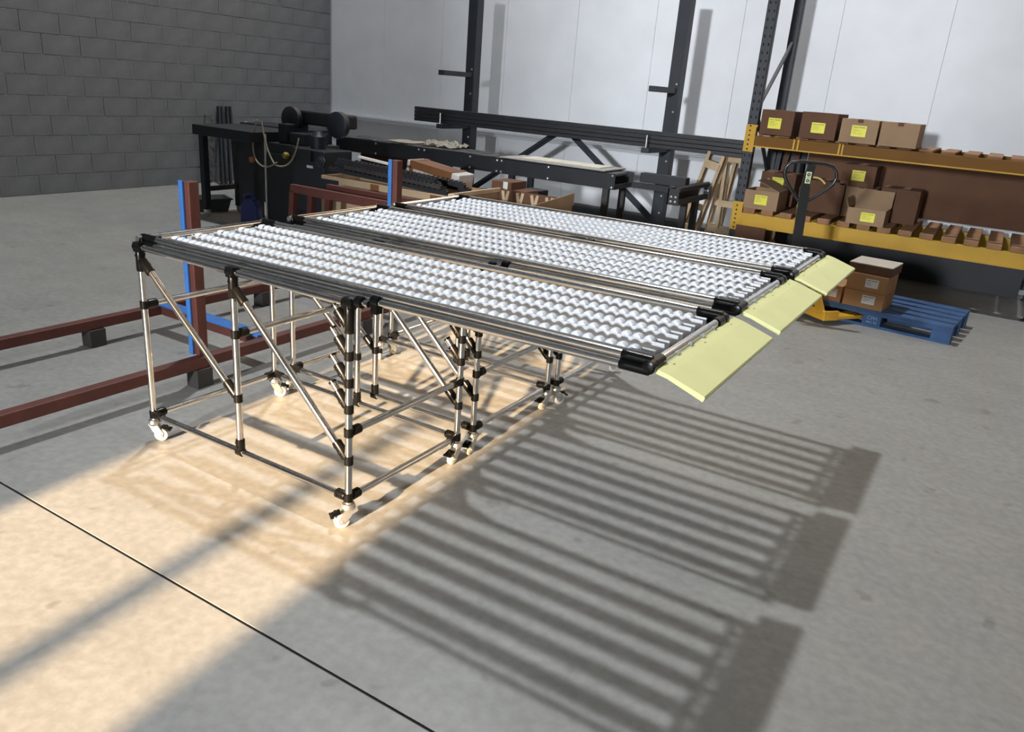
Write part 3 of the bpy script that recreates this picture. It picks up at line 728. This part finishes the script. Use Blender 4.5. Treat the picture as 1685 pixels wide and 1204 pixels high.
carton('carton on the upper yellow beam, rightmost at the picture edge', .775, 1.10, Y0 - .02, 6.7, 1.386, 1.60, m_card, None, GT)
GL = 'cartons on the lower rack shelf'
carton('open carton at the left end of the lower yellow beam with lid askew', -.375, -.035, 6.27, 6.66, .649, .835, m_card, (-.0, .095, .125, .095), GL, flaps={'lid': 0})
carton('dark brown carton behind the open one on the lower shelf', -.385, -.02, 6.84, 7.2, .649, .985, m_card2, (.0, .24, .125, .10), GL)
carton('large plain carton behind the pallet truck handle', .13, .50, 6.72, 7.1, .649, .97, m_card2, None, GL)
carton('dark carton with a yellow label on top of the plain ones at right', .44, .76, 6.72, 7.1, .952, 1.165, m_card2, (.0, .11, .125, .10), GL)
carton('plain brown carton under the dark labelled one on the lower shelf', .51, .80, 6.72, 7.1, .649, .95, m_card, None, GL)
carton('open carton with raised flaps at the right of the lower beam', .64, .98, 6.24, 6.62, .649, .80, m_card, (.02, .075, .125, .085), GL, flaps={'back': 1.45, 'left': 1.2})
carton('plain carton at the picture edge on the lower shelf', .84, 1.2, 6.72, 7.1, .649, .98, m_card2, None, GL)
GF = 'cartons standing under the lower beam'
carton('tall open carton below the lower yellow beam with a yellow label', -.395, -.075, 6.22, 6.6, 0, .33, m_card, (.02, .26, .12, .09), GF, flaps={'back': 1.5, 'right': -1.2})
tag(MB().box((-.395 - .0, 6.215, .33), (-.09, 6.22, .475)).build('card_flap', m_card2), 'dark raised card flap standing on the carton under the lower beam', 'card')
for i, (x, rot) in enumerate(((-.36, .02), (-.30, .05), (-.24, .09), (-.18, .04))):
    tag(MB().bar((x, 7.28, .649), (x + rot, 7.30, 1.24), .05, .03, up=(0, 1, 0)).build('plank', m_darkpl if i % 2 else m_black), ['dark plank inside the rack next to the upright', 'second dark plank inside the rack from the upright', 'third dark plank inside the rack from the upright', 'dark plank inside the rack farthest from the upright'][i], 'plank', 'dark planks standing in the rack')
tag(MB().lathe((0, 0, 0), (0, 0, 1), [(0, .05), (.45, .05), (.46, .045)], 14).build('black_roll', m_black, loc=(-.10, 7.24, .649 + .0), smooth=True), 'black roll standing inside the rack behind the cartons', 'roll')
tag(MB().box((-.37, 7.385, .66), (-.06, 7.40, 1.30)).build('shade_sheet', m_black), 'narrow black sheet added as shade behind the planks next to the rack upright', 'sheet')  # black backing stands in for the shade inside the rack
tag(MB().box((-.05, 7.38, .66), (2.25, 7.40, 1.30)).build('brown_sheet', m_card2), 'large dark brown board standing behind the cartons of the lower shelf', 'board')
tag(MB().box((-.30, 7.38, .0), (2.25, 7.40, .58)).build('shade_backing', m_black), 'black sheet added as shade at the back under the lower beam', 'sheet')  # added black backing, imitates the deep shade below the beam
# ---------------------------------------------------------------- blue pallet with cartons
bp_ = thing('blue_pallet', 'blue painted pallet with stencilled block under the cartons at right', 'pallet', (.60, 4.98, 0), -.10)
for i in range(5): MB().box((0, i * .17, .122), (1.2, i * .17 + .12, .144)).build('deck_board', m_bpal, bp_, bevel=.002)
for y in (0, .34, .68): MB().box((0, y, 0), (1.2, y + .10, .022)).build('base_board', m_bpal, bp_)
for y in (0, .34, .68): 
    for x in (0, .53, 1.055): MB().box((x, y, .022), (x + .145, y + .10, .100)).build('block', m_bpal, bp_, bevel=.003)
    MB().box((0, y, .100), (1.2, y + .10, .122)).build('stringer', m_bpal, bp_)
share('stencil', text_mesh('CPH', .042, m_palink), bp_, (.605, -.001, .078), (PI / 2, 0, 0)); share('stencil', text_mesh('REC 92', .026, m_palink), bp_, (.605, -.001, .042), (PI / 2, 0, 0))
GP = 'cartons on the blue pallet'
def pcarton(label, x0, x1, y0, y1, z0, z1, m, lab):
    r = carton(label, 0, x1 - x0, 0, y1 - y0, 0, z1 - z0, m, lab, GP, tape=False)
    ca, sa = math.cos(-.10), math.sin(-.10); cx, cy = (x0 + x1) / 2, (y0 + y1) / 2
    r.location = (.60 + cx * ca - cy * sa, 4.98 + cx * sa + cy * ca, z0); r.rotation_euler = (0, 0, -.10); return r
pcarton('lowest front carton on the blue pallet, partly under the yellow board', .03, .325, .01, .36, .145, .285, m_card4, (.06, .075, .10, .07, m_wl))
pcarton('bottom carton of the right stack on the blue pallet', .345, .66, .0, .36, .145, .285, m_card4, (.04, .075, .10, .07, m_wl))
t_ = pcarton('middle carton of the right stack on the blue pallet', .345, .66, .0, .36, .287, .425, m_card4, (.04, .070, .10, .07, m_wl))
t_ = pcarton('top carton of the right stack with a pale lid', .335, .67, .01, .37, .427, .500, m_card2, None)
MB().box((-.168, -.182, .073), (.168, .182, .080)).build('lid', m_cardtop, t_)

# ================================================================== PALLET TRUCK
pj_ = thing('pallet_truck', 'yellow hand pallet truck with black looped handle beside the blue pallet', 'pallet truck', (.665, 4.82, 0), math.atan2(-.6, .8))
MB().box((-.26, .0, .035), (.26, .03, .115)).box((-.26, .03, .035), (-.235, .15, .115)).box((.235, .03, .035), (.26, .15, .115)).box((-.235, .03, .045), (.235, .15, .075)).box((-.255, .15, .04), (-.11, .42, .07)).box((.11, .15, .04), (.255, .42, .07)).build('forks', m_jack, pj_, bevel=.006)
mb = MB(); mb.bar((-.20, .01, .09), (-.05, -.06, .46), .03, .075, up=(1, 0, 0)); mb.bar((.20, .01, .09), (.05, -.06, .46), .03, .075, up=(1, 0, 0)); mb.box((-.09, -.10, .43), (.09, -.02, .47))
mb.build('lift_frame', m_jack, pj_)
MB().lathe((0, -.17, .12), (0, 0, 1), [(0, .05), (.18, .05), (.19, .03), (.30, .03)], 16).build('pump', m_jackb, pj_, smooth=True)
mb = MB(); mb.box((-.07, -.24, .10), (.07, -.02, .14)); mb.build('pump_bracket', m_jack, pj_)
for x in (-.055, .055):
    MB().lathe((x - .022, -.19, .075), (1, 0, 0), [(0, .07), (.004, .075), (.040, .075), (.044, .07)], 20).build('steer_wheel', m_hub, pj_, smooth=True)
for x in (-.18, .18): MB().lathe((x - .04, .48, .035), (1, 0, 0), [(0, .032), (.003, .035), (.077, .035), (.08, .032)], 16).build('fork_wheel', m_hub, pj_, smooth=True)
# handle turned towards the camera
hd = bpy.data.objects.new('handle', None); bpy.data.objects.remove(hd)
ang = -pj_.rotation_euler.z + .30
h = MB(); h.bar((0, 0, .10), (-.030, .0, .80), .075, .04, up=(0, 1, 0)); h.bar((-.030, 0, .80), (-.012, 0, .97), .062, .035, up=(0, 1, 0))
ho = h.build('handle', m_jackb, pj_, (0, -.19, .28), rot=(0, 0, ang))
loop = [(-.025, .66), (-.075, .71), (-.145, .79), (-.185, .85), (-.198, .90), (-.190, .94), (-.160, .972), (-.10, .985), (0, .985), (.10, .982), (.155, .968), (.190, .93), (.198, .885), (.182, .84), (.14, .79), (.06, .72), (.0, .68)]
MB().path([(x - .008, 0, z) for x, z in loop], .014, 10).build('handle_loop', m_jackb, ho, smooth=True)
s_ = MB().box((-.042, -.0225, .825), (-.002, -.0205, .915)).build('sticker', m_sticker, ho)
s2 = MB()
for z in (.893, .846): s2.lathe((-.022, -.0225, z), (0, -1, 0), [(0, .015), (.0008, .015)], 6)
s2.box((-.036, -.0232, .868), (-.008, -.0225, .872)); s2.build('sticker_print', m_ink, s_)
s3 = MB()
s3.prism([(-.030, -.0234, .892), (-.014, -.0234, .892), (-.022, -.0234, .899)], None, (0, -.0005, 0)); s3.prism([(-.030, -.0234, .848), (-.014, -.0234, .848), (-.022, -.0234, .840)], None, (0, -.0005, 0))
s3.build('sticker_arrows', m_sticker, s_)
MB().path(arc((.015, -.01, .875), (.07, -.02, .885), (.11, -.03, .835)), .007, 8).build('release_lever', m_yhose, ho, smooth=True)
